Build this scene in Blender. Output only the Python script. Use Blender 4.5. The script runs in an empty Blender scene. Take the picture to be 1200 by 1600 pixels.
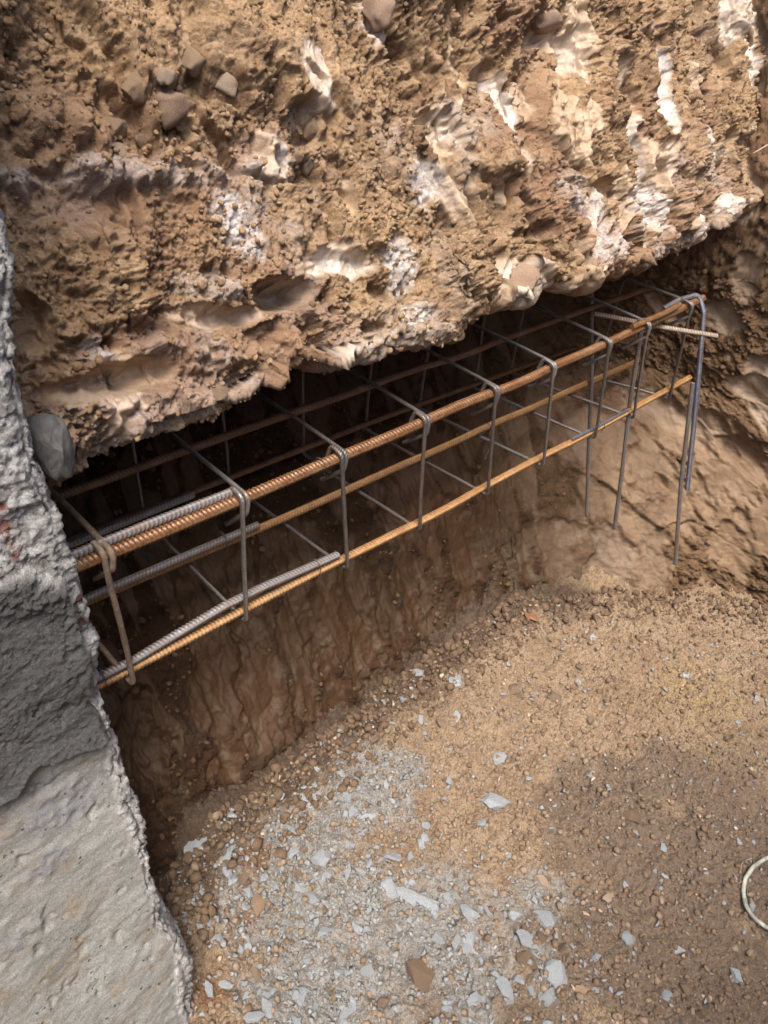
import bpy, bmesh, math, random
import numpy as np
from mathutils import Vector, Matrix
R = math.radians
rng = np.random.default_rng(7)
random.seed(7)
S = bpy.context.scene
COL = S.collection

# ------------------------------------------------------------------ camera
FPX = 1192.84
CAM = np.array([-0.217, -0.757, 0.947])
RM = np.array([[0.733855, -0.669651, 0.114126],
               [-0.358971, -0.524915, -0.771754],
               [0.576713, 0.525388, -0.625596]])          # rows: right, down, forward
cd = bpy.data.cameras.new('camera')
cam = bpy.data.objects.new('camera', cd); COL.objects.link(cam)
cd.sensor_fit = 'VERTICAL'; cd.sensor_height = 36; cd.lens = 36 * FPX / 1600
cd.clip_start = 0.02; cd.clip_end = 200
m = Matrix(((RM[0][0], -RM[1][0], -RM[2][0]), (RM[0][1], -RM[1][1], -RM[2][1]), (RM[0][2], -RM[1][2], -RM[2][2]))).to_4x4()
m.translation = Vector(CAM)
cam.matrix_world = m
S.camera = cam

# ------------------------------------------------------------------ light
SUN_EL, SUN_AZ = 65, 226        # azimuth as a compass-like angle of the direction TO the sun, from +y clockwise
w = bpy.data.worlds.new('World'); S.world = w; w.use_nodes = True
nt = w.node_tree; nt.nodes.clear()
sky = nt.nodes.new('ShaderNodeTexSky'); sky.sky_type = 'NISHITA'; sky.sun_disc = False
sky.sun_elevation = R(SUN_EL); sky.sun_rotation = R(SUN_AZ); sky.dust_density = 4; sky.air_density = 0.8
bg = nt.nodes.new('ShaderNodeBackground'); bg.inputs['Strength'].default_value = 0.095
wo = nt.nodes.new('ShaderNodeOutputWorld')
nt.links.new(sky.outputs[0], bg.inputs[0]); nt.links.new(bg.outputs[0], wo.inputs[0])
sl = bpy.data.lights.new('sun', 'SUN'); sl.energy = 1.5; sl.angle = R(26); sl.color = (1, .985, .965)
so = bpy.data.objects.new('sun', sl); COL.objects.link(so)
sd = Vector((math.sin(R(SUN_AZ)) * math.cos(R(SUN_EL)), math.cos(R(SUN_AZ)) * math.cos(R(SUN_EL)), math.sin(R(SUN_EL))))
so.rotation_euler = sd.to_track_quat('Z', 'Y').to_euler()
so.location = sd * 6
S.view_settings.view_transform = 'Standard'; S.view_settings.look = 'None'
S.view_settings.exposure = 2.12; S.view_settings.gamma = 1

# ------------------------------------------------------------------ maths helpers
def ray(u, v):
    return RM.T @ np.array([(u - 600) / FPX, (v - 800) / FPX, 1.0])
def on_z(u, v, z):
    d = ray(u, v); return CAM + d * (z - CAM[2]) / d[2]
def on_y(u, v, y):
    d = ray(u, v); return CAM + d * (y - CAM[1]) / d[1]
FS = 0.55                      # how far the earth face leans back per metre of height
def on_face(u, v):             # earth face y = FS*(z-.42)
    d = ray(u, v); t = (FS * (CAM[2] - .42) - CAM[1]) / (d[1] - FS * d[2])
    return CAM + d * t
def mpp(P):                    # metres per photo pixel there
    return float(RM[2] @ (np.asarray(P) - CAM)) / FPX
def sst(a, b, x):
    t = np.clip((x - a) / (b - a), 0, 1); return t * t * (3 - 2 * t)

def _h(ix, iy, iz, seed):
    h = (ix.astype(np.uint32) * np.uint32(374761393) + iy.astype(np.uint32) * np.uint32(668265263)
         + iz.astype(np.uint32) * np.uint32(2147483647) + np.uint32(seed * 974711 + 13))
    h = (h ^ (h >> np.uint32(13))) * np.uint32(1274126177)
    h = (h ^ (h >> np.uint32(15))) * np.uint32(2246822519)
    return h ^ (h >> np.uint32(16))
def noise(P, sc, seed=0):       # value noise, about -1..1
    Q = P * np.asarray(sc, dtype=np.float64); F = np.floor(Q); f = (Q - F); f = f * f * f * (f * (f * 6 - 15) + 10)
    I = F.astype(np.int64)
    out = 0
    for dx in (0, 1):
        wx = f[:, 0] if dx else 1 - f[:, 0]
        for dy in (0, 1):
            wy = f[:, 1] if dy else 1 - f[:, 1]
            for dz in (0, 1):
                wz = f[:, 2] if dz else 1 - f[:, 2]
                v = _h(I[:, 0] + dx, I[:, 1] + dy, I[:, 2] + dz, seed).astype(np.float64) / 2147483648.0 - 1
                out = out + wx * wy * wz * v
    return out
def fbm(P, sc, octv=4, seed=0, gain=.5, ridged=False):
    a, s, out, n = 1.0, np.asarray(sc, dtype=np.float64), 0, 0
    for k in range(octv):
        v = noise(P + k * 3.7, s, seed + k)
        if ridged: v = 1 - 2 * np.abs(v)
        out = out + a * v; n += a; a *= gain; s = s * 2.07
    return out / n
def worley(A, B, sc, seed=0):   # 2D cells -> F1, F2, cell random a,b,c, offset from the cell point
    X, Y = A * sc[0], B * sc[1]; IX, IY = np.floor(X).astype(np.int64), np.floor(Y).astype(np.int64)
    n = len(X); d1 = np.full(n, 9.); d2 = np.full(n, 9.); hid = np.zeros(n, np.uint32); ox = np.zeros(n); oy = np.zeros(n)
    for i in (-1, 0, 1):
        for j in (-1, 0, 1):
            h = _h(IX + i, IY + j, np.zeros_like(IX), seed)
            px = IX + i + (h & np.uint32(1023)) / 1024.; py = IY + j + ((h >> np.uint32(10)) & np.uint32(1023)) / 1024.
            dx, dy = X - px, Y - py; d = np.sqrt(dx * dx + dy * dy)
            c = d < d1
            d2 = np.where(c, d1, np.minimum(d2, d)); d1 = np.where(c, d, d1); hid = np.where(c, h, hid)
            ox = np.where(c, dx, ox); oy = np.where(c, dy, oy)
    h2 = _h(hid.astype(np.int64), hid.astype(np.int64) * 0, hid.astype(np.int64) * 0, 5)
    return d1, d2, (h2 & np.uint32(255)) / 255., ((h2 >> np.uint32(8)) & np.uint32(255)) / 255., ((h2 >> np.uint32(16)) & np.uint32(255)) / 255., ox, oy
def lumps(A, B, s, seed):       # rounded clods of size 1/s
    d1, d2, a, b, c, _, _ = worley(A, B, (s, s), seed)
    return (1 - np.clip(d1, 0, 1) ** 2) * (.35 + .65 * a)

# ------------------------------------------------------------------ object helpers
def link(name, me, mat=None, parent=None):
    o = bpy.data.objects.new(name, me); COL.objects.link(o)
    if mat is not None and me is not None and not me.materials: me.materials.append(mat)
    if parent is not None: o.parent = parent
    return o
def tag(o, label=None, cat=None, group=None, kind=None):
    for k, v in (('label', label), ('category', cat), ('group', group), ('kind', kind)):
        if v: o[k] = v
    return o
def empty(name, loc=(0, 0, 0)):
    o = bpy.data.objects.new(name, None); COL.objects.link(o); o.location = loc; o.empty_display_size = .05; return o
def mesh_np(name, V, F, smooth=True):
    me = bpy.data.meshes.new(name); V = np.ascontiguousarray(V, dtype=np.float32); F = np.ascontiguousarray(F, dtype=np.int32)
    k = F.shape[1]
    me.vertices.add(len(V)); me.vertices.foreach_set('co', V.ravel())
    me.loops.add(F.size); me.loops.foreach_set('vertex_index', F.ravel())
    me.polygons.add(len(F)); me.polygons.foreach_set('loop_start', np.arange(len(F), dtype=np.int32) * k)
    me.polygons.foreach_set('loop_total', np.full(len(F), k, dtype=np.int32))
    if smooth: me.polygons.foreach_set('use_smooth', np.ones(len(F), dtype=bool))
    me.update(calc_edges=True); me.validate()
    return me
def attr(me, name, v):
    a = me.attributes.new(name, 'FLOAT', 'POINT'); a.data.foreach_set('value', np.ascontiguousarray(v, dtype=np.float32))
def grid_faces(nu, nv, flip=False):
    i = np.arange(nu - 1)[:, None]; j = np.arange(nv - 1)[None, :]
    a = (i * nv + j).ravel(); q = np.stack([a, a + nv, a + nv + 1, a + 1], 1)
    return q[:, ::-1] if flip else q
def grid_normals(P):            # P nu x nv x 3
    du = np.gradient(P, axis=0); dv = np.gradient(P, axis=1)
    n = np.cross(du, dv); n /= np.linalg.norm(n, axis=2, keepdims=True) + 1e-12; return n
def arclen(P, axis):
    d = np.linalg.norm(np.diff(P, axis=axis), axis=2); z = np.zeros_like(np.take(P, [0], axis)[..., 0])
    return np.concatenate([z, np.cumsum(d, axis=axis)], axis=axis)
def interp_rows(tab, x):        # tab: list of (x, v...)
    t = np.array(tab, float); return [np.interp(x, t[:, 0], t[:, k]) for k in range(1, t.shape[1])]

# ------------------------------------------------------------------ materials
class NT:
    def __init__(s, name):
        s.m = bpy.data.materials.new(name); s.m.use_nodes = True; s.t = s.m.node_tree; s.t.nodes.clear()
        s.b = s.t.nodes.new('ShaderNodeBsdfPrincipled'); o = s.t.nodes.new('ShaderNodeOutputMaterial'); s.t.links.new(s.b.outputs[0], o.inputs[0])
        s.tc = s.t.nodes.new('ShaderNodeTexCoord'); s.co = s.tc.outputs['Object']
    def set(s, sock, v):
        if hasattr(v, 'is_linked') or isinstance(v, bpy.types.NodeSocket): s.t.links.new(v, sock)
        else: sock.default_value = v
    def noise(s, sc, det=4, rough=.6, co=None):
        n = s.t.nodes.new('ShaderNodeTexNoise'); n.inputs['Scale'].default_value = sc; n.inputs['Detail'].default_value = det
        n.inputs['Roughness'].default_value = rough; s.t.links.new(co or s.co, n.inputs['Vector']); return n.outputs[0]
    def vor(s, sc, feat='F1', co=None):
        n = s.t.nodes.new('ShaderNodeTexVoronoi'); n.feature = feat; n.inputs['Scale'].default_value = sc; s.t.links.new(co or s.co, n.inputs['Vector']); return n
    def map(s, scale, rot=(0, 0, 0)):
        n = s.t.nodes.new('ShaderNodeMapping'); n.inputs['Scale'].default_value = scale; n.inputs['Rotation'].default_value = rot
        s.t.links.new(s.co, n.inputs['Vector']); return n.outputs[0]
    def attr(s, name):
        n = s.t.nodes.new('ShaderNodeAttribute'); n.attribute_name = name; return n.outputs['Fac']
    def rng(s, v, a, b, c=0., d=1.):
        n = s.t.nodes.new('ShaderNodeMapRange'); s.set(n.inputs[0], v)
        for i, x in enumerate((a, b, c, d)): n.inputs[i + 1].default_value = x
        return n.outputs[0]
    def math(s, op, a, b=0.):
        n = s.t.nodes.new('ShaderNodeMath'); n.operation = op; s.set(n.inputs[0], a); s.set(n.inputs[1], b); return n.outputs[0]
    def mix(s, f, a, b, mode='MIX'):
        n = s.t.nodes.new('ShaderNodeMix'); n.data_type = 'RGBA'; n.blend_type = mode; s.set(n.inputs[0], f)
        for i, c in ((6, a), (7, b)):
            if isinstance(c, tuple): n.inputs[i].default_value = (*c, 1)
            else: s.t.links.new(c, n.inputs[i])
        return n.outputs[2]
    def bump(s, h, dist, st=1., nrm=None):
        n = s.t.nodes.new('ShaderNodeBump'); n.inputs['Distance'].default_value = dist; s.set(n.inputs['Strength'], st); s.t.links.new(h, n.inputs['Height'])
        if nrm: s.t.links.new(nrm, n.inputs['Normal'])
        return n.outputs[0]
    def out(s, col, rough, nrm=None, metal=0., spec=.5):
        s.set(s.b.inputs['Base Color'], (*col, 1) if isinstance(col, tuple) else col); s.set(s.b.inputs['Roughness'], rough)
        s.set(s.b.inputs['Metallic'], metal); s.set(s.b.inputs['Specular IOR Level'], spec)
        if nrm: s.t.links.new(nrm, s.b.inputs['Normal'])
        return s.m

def soil_material(name, a, b, c, white=(.62, .55, .5), smooth_col=(.2, .13, .085), gloss=.6, spec=.5):
    n = NT(name)
    big = n.noise(5, 5); mid = n.noise(38, 4); fine = n.noise(260, 3); vf = n.noise(900, 2)
    k = n.mix(n.rng(big, .38, .62), a, b)
    k = n.mix(n.rng(mid, .42, .66, 0, .75), k, c)
    sm = n.attr('smooth'); wh = n.attr('white'); rd = n.attr('tint')
    k = n.mix(n.rng(fine, .3, .7, 0, 1), k, n.mix(1., k, (.62, .53, .46), 'MULTIPLY'))
    k = n.mix(n.math('MULTIPLY', n.rng(vf, .62, .75), .35), k, white)
    k = n.mix(n.math('MULTIPLY', sm, .8), k, n.mix(n.rng(mid, .3, .7), smooth_col, tuple(x * 1.35 for x in smooth_col)))
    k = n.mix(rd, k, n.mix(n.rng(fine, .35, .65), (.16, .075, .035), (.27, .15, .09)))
    wf = n.math('MULTIPLY', wh, n.rng(n.math('ADD', n.math('MULTIPLY', n.noise(70, 6, .75), .7), n.math('MULTIPLY', fine, .3)), .36, .66))
    k = n.mix(n.math('MULTIPLY', n.math('MINIMUM', wf, 1.), .85), k, white)
    rs = n.math('SUBTRACT', 1., n.math('MULTIPLY', sm, .7))
    nb = n.bump(n.noise(210, 5, .75), .006, rs)
    nb = n.bump(n.noise(60, 4, .6), .004, n.math('SUBTRACT', 1., n.math('MULTIPLY', sm, .4)), nb)
    k = n.mix(n.attr('cut'), k, n.mix(n.rng(big, .35, .65), (.31, .235, .165), (.24, .175, .12)))
    k = n.mix(n.attr('damp_shade'), k, n.mix(1., k, (.28, .225, .16), 'MULTIPLY'))  # damp back-wall clay, darkened further to put recess shade into the colour
    ro = n.math('SUBTRACT', .95, n.math('MULTIPLY', sm, n.rng(mid, .3, .7, gloss * .6, gloss)))
    return n.out(k, ro, nb, 0., spec)
M_BANK = soil_material('bank_soil', (.36, .232, .115), (.205, .118, .055), (.45, .315, .18), white=(.60, .59, .575), smooth_col=(.25, .175, .108))
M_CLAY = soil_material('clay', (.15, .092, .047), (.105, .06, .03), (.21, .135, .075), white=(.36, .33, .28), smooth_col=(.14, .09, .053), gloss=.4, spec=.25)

def floor_material():
    n = NT('pit_floor_soil')
    big = n.noise(7, 5); mid = n.noise(45, 4); fine = n.noise(300, 3); vf = n.noise(700, 2, .5)
    gr, br, ye, ru, fo = (n.attr(x) for x in ('grey', 'brown', 'yellow', 'rust', 'foot'))
    k = n.mix(n.rng(big, .38, .62), (.31, .21, .125), (.38, .275, .17))
    k = n.mix(n.rng(mid, .45, .7, 0, .6), k, (.23, .135, .065))
    k = n.mix(gr, k, n.mix(n.rng(mid, .35, .65), (.35, .335, .30), (.24, .22, .185)))
    k = n.mix(br, k, n.mix(n.rng(mid, .35, .65), (.155, .108, .073), (.21, .15, .10)))
    k = n.mix(ye, k, (.36, .255, .12)); k = n.mix(ru, k, (.24, .12, .05))
    k = n.mix(fo, k, n.mix(n.rng(mid, .35, .65), (.075, .044, .023), (.13, .08, .045)))  # moist soil at the wall foot, its shade also put into the colour
    k = n.mix(n.rng(fine, .35, .75, 0, 1), k, n.mix(1., k, (.5, .45, .42), 'MULTIPLY'))
    k = n.mix(n.math('MULTIPLY', n.rng(n.noise(75, 5, .7), .5, .62), n.rng(n.noise(9, 3), .4, .6, .2, .9)), k, n.mix(1., k, (.55, .47, .40), 'MULTIPLY'))
    spk = n.vor(420); pale = n.math('MULTIPLY', n.rng(spk.outputs['Distance'], .30, .2), n.rng(n.noise(150, 2), .53, .6))
    k = n.mix(n.math('MULTIPLY', pale, .4), k, (.62, .58, .52))
    nb = n.bump(n.noise(240, 5, .75), .006)
    nb = n.bump(n.noise(90, 4, .65), .005, 1., nb)
    return n.out(k, .93, nb)
M_FLOOR = floor_material()

def concrete_material():
    n = NT('old_concrete')
    big = n.noise(6, 5); mid = n.noise(30, 5); fine = n.noise(240, 3)
    mo, br, st = n.attr('mortar'), n.attr('broken'), n.attr('stain')
    k = n.mix(n.rng(big, .38, .62), (.25, .245, .22), (.185, .178, .158))
    k = n.mix(n.rng(mid, .5, .72, 0, .55), k, (.31, .295, .26))
    st_co = n.map((14, 14, 22), (0, .5, 0)); k = n.mix(n.rng(n.noise(1., 6, .75, st_co), .50, .64, 0, .8), k, (.19, .145, .095))
    k = n.mix(n.math('MULTIPLY', st, .85), k, (.17, .165, .17))
    k = n.mix(br, k, n.mix(n.rng(n.noise(70, 4), .42, .6), (.58, .56, .53), (.34, .31, .28)))
    k = n.mix(n.math('MULTIPLY', br, n.rng(n.noise(26, 3), .63, .68)), k, (.24, .085, .06))
    k = n.mix(mo, k, n.mix(n.rng(fine, .3, .7), (.075, .074, .068), (.145, .14, .13)))
    k = n.mix(n.rng(n.noise(17, 3), .69, .76, 0, .5), k, (.25, .15, .08)); k = n.mix(n.rng(n.noise(420, 3, .7), .4, .62, 0, 1), k, n.mix(1., k, (.6, .58, .55), 'MULTIPLY')); k = n.mix(n.math('MULTIPLY', n.rng(n.noise(60, 6, .75), .52, .64, 0, .45), n.math('SUBTRACT', 1., br)), k, (.15, .14, .12))
    pit = n.vor(75); ph = n.math('MULTIPLY', n.rng(pit.outputs['Distance'], .17, .09), n.rng(n.noise(20, 4), .50, .58))
    k = n.mix(ph, k, (.09, .08, .07))
    nb = n.bump(n.noise(200, 6, .8), .006, n.math('ADD', .45, n.math('MULTIPLY', n.math('MAXIMUM', mo, br), .8)))
    nb = n.bump(n.noise(1., 5, .6, n.map((60, 60, 110), (0, .5, 0))), .002, .5, nb)
    nb = n.bump(ph, -.004, 1., nb)
    return n.out(k, n.math('SUBTRACT', .85, n.math('MULTIPLY', mo, .25)), nb)
M_CONC = concrete_material()

def steel_material(name, cols, rough=.45, metal=.5, dirt=.3, valley=(.42, .36, .32)):
    n = NT(name); rv = n.attr('rib')
    a = n.noise(22, 4, .7); b = n.noise(190, 3); c = n.noise(70, 3)
    k = n.mix(n.rng(a, .4, .6), cols[0], cols[1]); k = n.mix(n.rng(b, .45, .7, 0, .8), k, cols[2])
    d = n.math('MULTIPLY', n.rng(c, .5, .64), dirt); k = n.mix(d, k, (.22, .12, .055)); k = n.mix(n.rng(n.noise(9, 4, .7), .56, .68, 0, .6), k, (.25, .17, .105)); k = n.mix(rv, n.mix(1., k, valley, 'MULTIPLY'), k)
    nb = n.bump(n.noise(420, 3), .0005)
    return n.out(k, n.rng(a, .3, .7, rough - .08, rough + .12), nb, n.math('MULTIPLY', n.math('SUBTRACT', 1., d), metal))
M_RUST_DARK = steel_material('rusty_rebar_dark', [(.24, .105, .038), (.34, .19, .085), (.11, .055, .03)], .42, .35, .5)
M_RUST_SHADED = steel_material('rusty_rebar_shaded', [(.12, .052, .024), (.17, .085, .04), (.07, .035, .02)], .6, .2, .4)  # rust of the rear bars, darkened to paint in the recess shade
M_RUST_LIGHT = steel_material('rusty_rebar_light', [(.50, .30, .13), (.42, .22, .08), (.27, .135, .055)], .5, .2, .45)
M_STEEL = steel_material('bare_rebar', [(.25, .245, .24), (.18, .175, .18), (.15, .115, .085)], .42, .45, .6)
M_STARTER = steel_material('grey_rebar', [(.30, .295, .30), (.23, .225, .23), (.22, .17, .13)], .5, .3, .45)
M_BLUE = steel_material('blued_rebar', [(.17, .19, .25), (.24, .25, .29), (.13, .12, .12)], .42, .5, .3)
M_TANBAR = steel_material('dusty_rebar', [(.36, .31, .25), (.28, .22, .17), (.25, .16, .09)], .6, .15, .4)
M_WIRE = steel_material('tie_wire', [(.07, .065, .06), (.10, .08, .07), (.05, .04, .035)], .5, .5, .2)
def stone_material(name, a, b, c, rough=.85, dirt=0):
    n = NT(name); k = n.mix(n.rng(n.noise(30, 4), .4, .6), a, b)
    if dirt: k = n.mix(n.math('MULTIPLY', n.rng(n.noise(45, 5, .7), .42, .56), dirt), k, (.30, .18, .09))
    k = n.mix(n.rng(n.noise(110, 4, .7), .5, .68, 0, .85), k, c)
    oi = n.t.nodes.new('ShaderNodeObjectInfo'); k = n.mix(1., k, n.mix(oi.outputs['Random'], (.78, .76, .74), (1., 1., 1.)), 'MULTIPLY')
    return n.out(k, rough, n.bump(n.noise(160, 5, .7), .003))
M_MUD = stone_material('mud_coat', (.20, .135, .085), (.15, .10, .065), (.26, .22, .18), .9)
M_CHIP = stone_material('grey_concrete_chip', (.44, .465, .47), (.28, .30, .31), (.27, .225, .17))
M_GRIT = stone_material('dusty_grit', (.30, .305, .30), (.21, .215, .21), (.25, .20, .15), .95)
M_TANST = stone_material('tan_stone', (.32, .215, .13), (.38, .275, .18), (.22, .13, .07), dirt=.8)
M_PALEST = stone_material('pale_stone', (.52, .42, .32), (.42, .31, .21), (.33, .2, .12), dirt=.6)
M_PINKST = stone_material('pinkish_stone', (.40, .25, .155), (.50, .37, .28), (.27, .15, .08), .7, .7)
M_CLOD = stone_material('brown_clod', (.165, .105, .062), (.205, .135, .08), (.12, .072, .04), .95)
M_DAMP = stone_material('damp_clod', (.115, .07, .038), (.15, .095, .052), (.08, .045, .024), .9)
M_OCHRE = stone_material('ochre_clod', (.20, .14, .085), (.25, .18, .12), (.15, .095, .055), .95)

# ------------------------------------------------------------------ stamps pressed into a sheet
def stamp(h, sm, wh, X, Z, cx, cz, a, b, ang, depth, smooth, white, seed):
    """elliptical scoop (depth>0) or boss (depth<0), sizes in metres; X,Z surface coordinates"""
    r = max(a, b) * 1.5; idx = np.nonzero((np.abs(X - cx) < r) & (np.abs(Z - cz) < r))[0]
    if len(idx) == 0: return
    x, z = X[idx] - cx, Z[idx] - cz; c, s = math.cos(R(ang)), math.sin(R(ang))
    p, q = (x * c + z * s) / a, (-x * s + z * c) / b
    wob = noise(np.stack([X[idx], Z[idx], np.full(len(idx), seed * .37)], 1), 22, seed) * .50 + noise(np.stack([X[idx], Z[idx], np.full(len(idx), seed * .37)], 1), 60, seed) * .20 + noise(np.stack([X[idx], Z[idx], np.full(len(idx), seed * .37)], 1), 160, seed) * .08
    d = np.sqrt(p * p + q * q) + wob
    prof = 1 - sst(.0, 1.0, d) if depth < 0 else (1 - np.clip(d, 0, 1) ** 2.6)
    h[idx] -= depth * prof
    e = 1 - sst(.78, 1.02, d)
    sm[idx] = np.maximum(sm[idx] * (1 - e), 0) + e * smooth if smooth > 0 else sm[idx]
    ew = 1 - sst(.45, 1.15, d)
    wh[idx] = np.maximum(wh[idx], ew * white)

# ------------------------------------------------------------------ the earth bank over the dug-out hollow
LIP = [(-.6, .39), (.0, .375)]
for (u, v) in ((84, 762), (110, 752), (150, 732), (200, 706), (260, 690), (300, 680), (350, 655), (400, 632), (430, 618), (450, 600), (480, 590), (520, 590), (570, 580), (620, 552), (660, 546), (705, 541), (725, 520), (745, 500), (785, 480), (830, 487), (850, 465), (875, 452), (920, 452), (960, 440), (1010, 414), (1045, 392), (1090, 382), (1130, 362), (1155, 335)):
    P = on_y(u, v, 0.0); LIP.append((P[0], P[2]))
LIP.append((2.6, .46))
def build_bank():
    dx = lambda a, b, s: np.arange(a, b, s)
    xs = [-.16]
    while xs[-1] < 1.95: xs.append(xs[-1] + .00145 + .0011 * max(0, xs[-1]) * .8)
    xs = np.concatenate([dx(-1.6, -.17, .02), xs, dx(1.97, 3.0, .03)])
    # profile parameter: 0 top .. face .. lip .. roof
    face = np.concatenate([np.arange(0, .24, .012), np.arange(.24, .90, .00155)])       # distance down from z=1.3
    roof = np.concatenate([np.arange(.0, .10, .0025), np.arange(.10, .62, .008)])
    ze, = interp_rows(LIP, xs)
    n1 = noise(np.stack([xs, xs * 0, xs * 0], 1), 22, 3) * .007 + noise(np.stack([xs, xs * 0, xs * 0], 1), 60, 4) * .003
    ze = ze + n1
    rad = .035
    nu = len(xs); nf = len(face); nb = 26; nr = len(roof)
    P = np.zeros((nu, nf + nb + nr, 3)); P[:, :, 0] = xs[:, None]
    fr = face / face[-1]
    z0 = ze + rad * .95
    zz = 1.3 + (z0[:, None] - 1.3) * fr[None, :]
    P[:, :nf, 2] = zz; P[:, :nf, 1] = FS * (zz - z0[:, None])
    t = np.linspace(0, 1, nb + 1)[1:]; a0 = math.atan(FS)
    ang = t * (math.pi / 2 + a0)
    cy, cz = rad * math.cos(a0), 0.
    # arc from face tangent round to the underside
    P[:, nf:nf + nb, 1] = rad * math.cos(a0) - rad * np.cos(ang - a0)[None, :] + 0
    P[:, nf:nf + nb, 2] = (ze + rad)[:, None] - rad * np.sin(np.clip(ang - a0, -2, 2))[None, :] + 0 * xs[:, None]
    off = P[:, nf, 2] - P[:, nf - 1, 2]
    P[:, nf + nb:, 1] = rad * math.cos(a0) + .001 + roof[None, :]
    P[:, nf + nb:, 2] = ze[:, None] + roof[None, :] * .06
    N = grid_normals(P)
    if N[nu // 2, nf // 2, 1] > 0: N = -N; flip = True
    else: flip = False
    Sx = P[:, :, 0]; Tz = -arclen(P, 1); Tz = Tz - Tz[:, [nf - 1]] + z0[:, None]      # "unrolled height": equals z near the lip
    V = P.reshape(-1, 3); A = Sx.ravel(); B = Tz.ravel(); Q = np.stack([A, B, V[:, 1] * .3], 1)
    rightness = sst(.35, 1.1, A)
    h = np.zeros(len(V)); sm = np.zeros(len(V)); wh = np.zeros(len(V)); ti = np.zeros(len(V))
    warp = Q + np.stack([noise(Q, 9, 41), noise(Q, 9, 42), noise(Q, 9, 43)], 1) * .03
    big = fbm(warp, (7, 6, 6), 4, 11) * .035 + fbm(warp, (15, 7, 7), 3, 17, ridged=True) * (.008 + .016 * rightness)
    h += big + rightness * fbm(warp, (26, 5, 5), 3, 19, ridged=True) * .012
    # blocky breaks: tilted cells, long in the vertical to the right
    for k, (sx, sz, amp) in enumerate(((9, 6, .034), (22, 15, .015), (55, 42, .007))):
        d1, d2, a, b, c, ox, oy = worley(warp[:, 0], warp[:, 1], (sx, sz), 50 + k)
        h += amp * ((a - .5) + (b - .5) * ox * 1.3 + (c - .5) * oy * 1.3) * sst(.0, (.30, .34, .3)[k], d2 - d1)
        if k < 2:
            cs = (a * 7 % 1 > (.97 - .09 * rightness)) * sst(.05, .14, d2 - d1)
            sm = np.maximum(sm, cs * .9); wh = np.maximum(wh, cs * (b > .75) * .4)
    # named features seen in the photo
    SC = [(545, 408, 62, 26, -12, .030, 1, .75), (455, 455, 56, 26, -4, .085, 1, .0), (577, 513, 16, 13, 0, .09, .2, 0), (688, 205, 36, 52, 25, .05, 1, .1),
          (668, 285, 30, 52, 25, .012, .3, .9), (764, 105, 15, 48, -4, .045, 1, .2), (937, 292, 30, 17, -15, .06, .7, 0), (1022, 262, 22, 36, 8, .03, 1, .2),
          (985, 245, 12, 52, 12, .014, 1, 1.), (1092, 155, 17, 26, 0, .07, .2, 0), (845, 45, 46, 26, 15, .07, .3, .1), (895, 75, 34, 44, -20, .03, 1, .35),
          (968, 150, 24, 42, 25, .045, .9, .15), (1014, 130, 8, 62, 6, .012, 1, 1.), (802, 190, 12, 60, 4, .014, .8, .9), (385, 362, 32, 66, 25, .006, .15, 1.),
          (190, 592, 110, 22, -4, .05, .75, .1), (58, 515, 26, 52, 0, .05, .7, 0), (160, 548, 22, 32, 20, .004, .2, .9), (335, 495, 60, 16, -8, .025, .7, .3),
          (818, 440, 34, 34, 0, -.022, .9, .45), (1068, 352, 26, 28, 0, -.018, .9, .9), (1122, 325, 26, 22, 0, -.012, .9, .7), (1140, 70, 11, 62, 6, .02, 1, .8),
          (1165, 250, 9, 60, 4, .02, 1, .6), (930, 345, 22, 55, 12, .01, .3, .9), (1010, 320, 40, 36, 0, .008, .4, .9), (625, 425, 22, 60, -8, .01, .2, 1.),
          (475, 195, 22, 40, -5, .05, .2, .2), (590, 22, 32, 38, 10, -.025, 1, .45), (440, 235, 14, 40, -10, .01, .5, .9), (545, 560, 44, 14, -20, .02, 1, .3),
          (200, 655, 150, 60, -12, -.045, 0, .25), (330, 560, 90, 55, -12, -.03, 0, .3), (250, 270, 220, 26, -4, -.028, 0, .55), (120, 330, 60, 60, 0, .02, 0, .2),
          (500, 490, 70, 22, -15, -.02, 0, .2), (700, 440, 26, 60, 0, -.02, 0, .2), (730, 330, 14, 60, 5, .02, .0, 0), (655, 500, 30, 34, 0, .0, .1, .9),
          (880, 310, 30, 40, 0, -.02, 0, .6), (960, 380, 26, 26, 0, -.02, .3, .6), (775, 395, 18, 30, 15, .04, .6, .1), (905, 395, 14, 30, 15, .035, .5, .1),
          (620, 365, 26, 18, 0, .03, .8, .1), (330, 445, 40, 22, -20, -.01, 0, .5), (1050, 200, 14, 40, 0, .03, .3, .1), (1010, 370, 12, 26, 10, .02, .7, .9)]
    for i, (u, v, a, b, ang, dp, s_, w_) in enumerate(SC):
        p = on_face(u, v); mp = mpp(p)
        # the face plane was solved with the lip at z=.42; unrolled height grows a little faster than z
        zt = (ze.mean() + .033) + (p[2] - ze.mean() - .033) * math.sqrt(1 + FS * FS)
        stamp(h, sm, wh, A, B, p[0], zt, a * mp * 1.25, b * mp * 1.1, ang, dp, s_, w_, i + 1)
    for i in range(46):       # further tool marks, mostly vertical, more of them to the right
        cx = 1.85 * rng.random() ** .75; czv = .35 + .75 * rng.random(); wd = .010 + .016 * rng.random()
        stamp(h, sm, wh, A, B, cx, czv, wd, wd * (.8 + 1.8 * rng.random()), rng.normal(5, 30), (.006 + .02 * rng.random()), (rng.random() > .7) * .9, 0, 100 + i)
    rough = 1 - .82 * sm
    zone = sst(-.2, .35, fbm(Q, 4.5, 3, 77))
    coarse = .25 + 1.1 * zone; cz2 = sst(-.25, .3, fbm(Q, 9, 3, 78)); rough = rough * (.35 + .75 * cz2)
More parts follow.
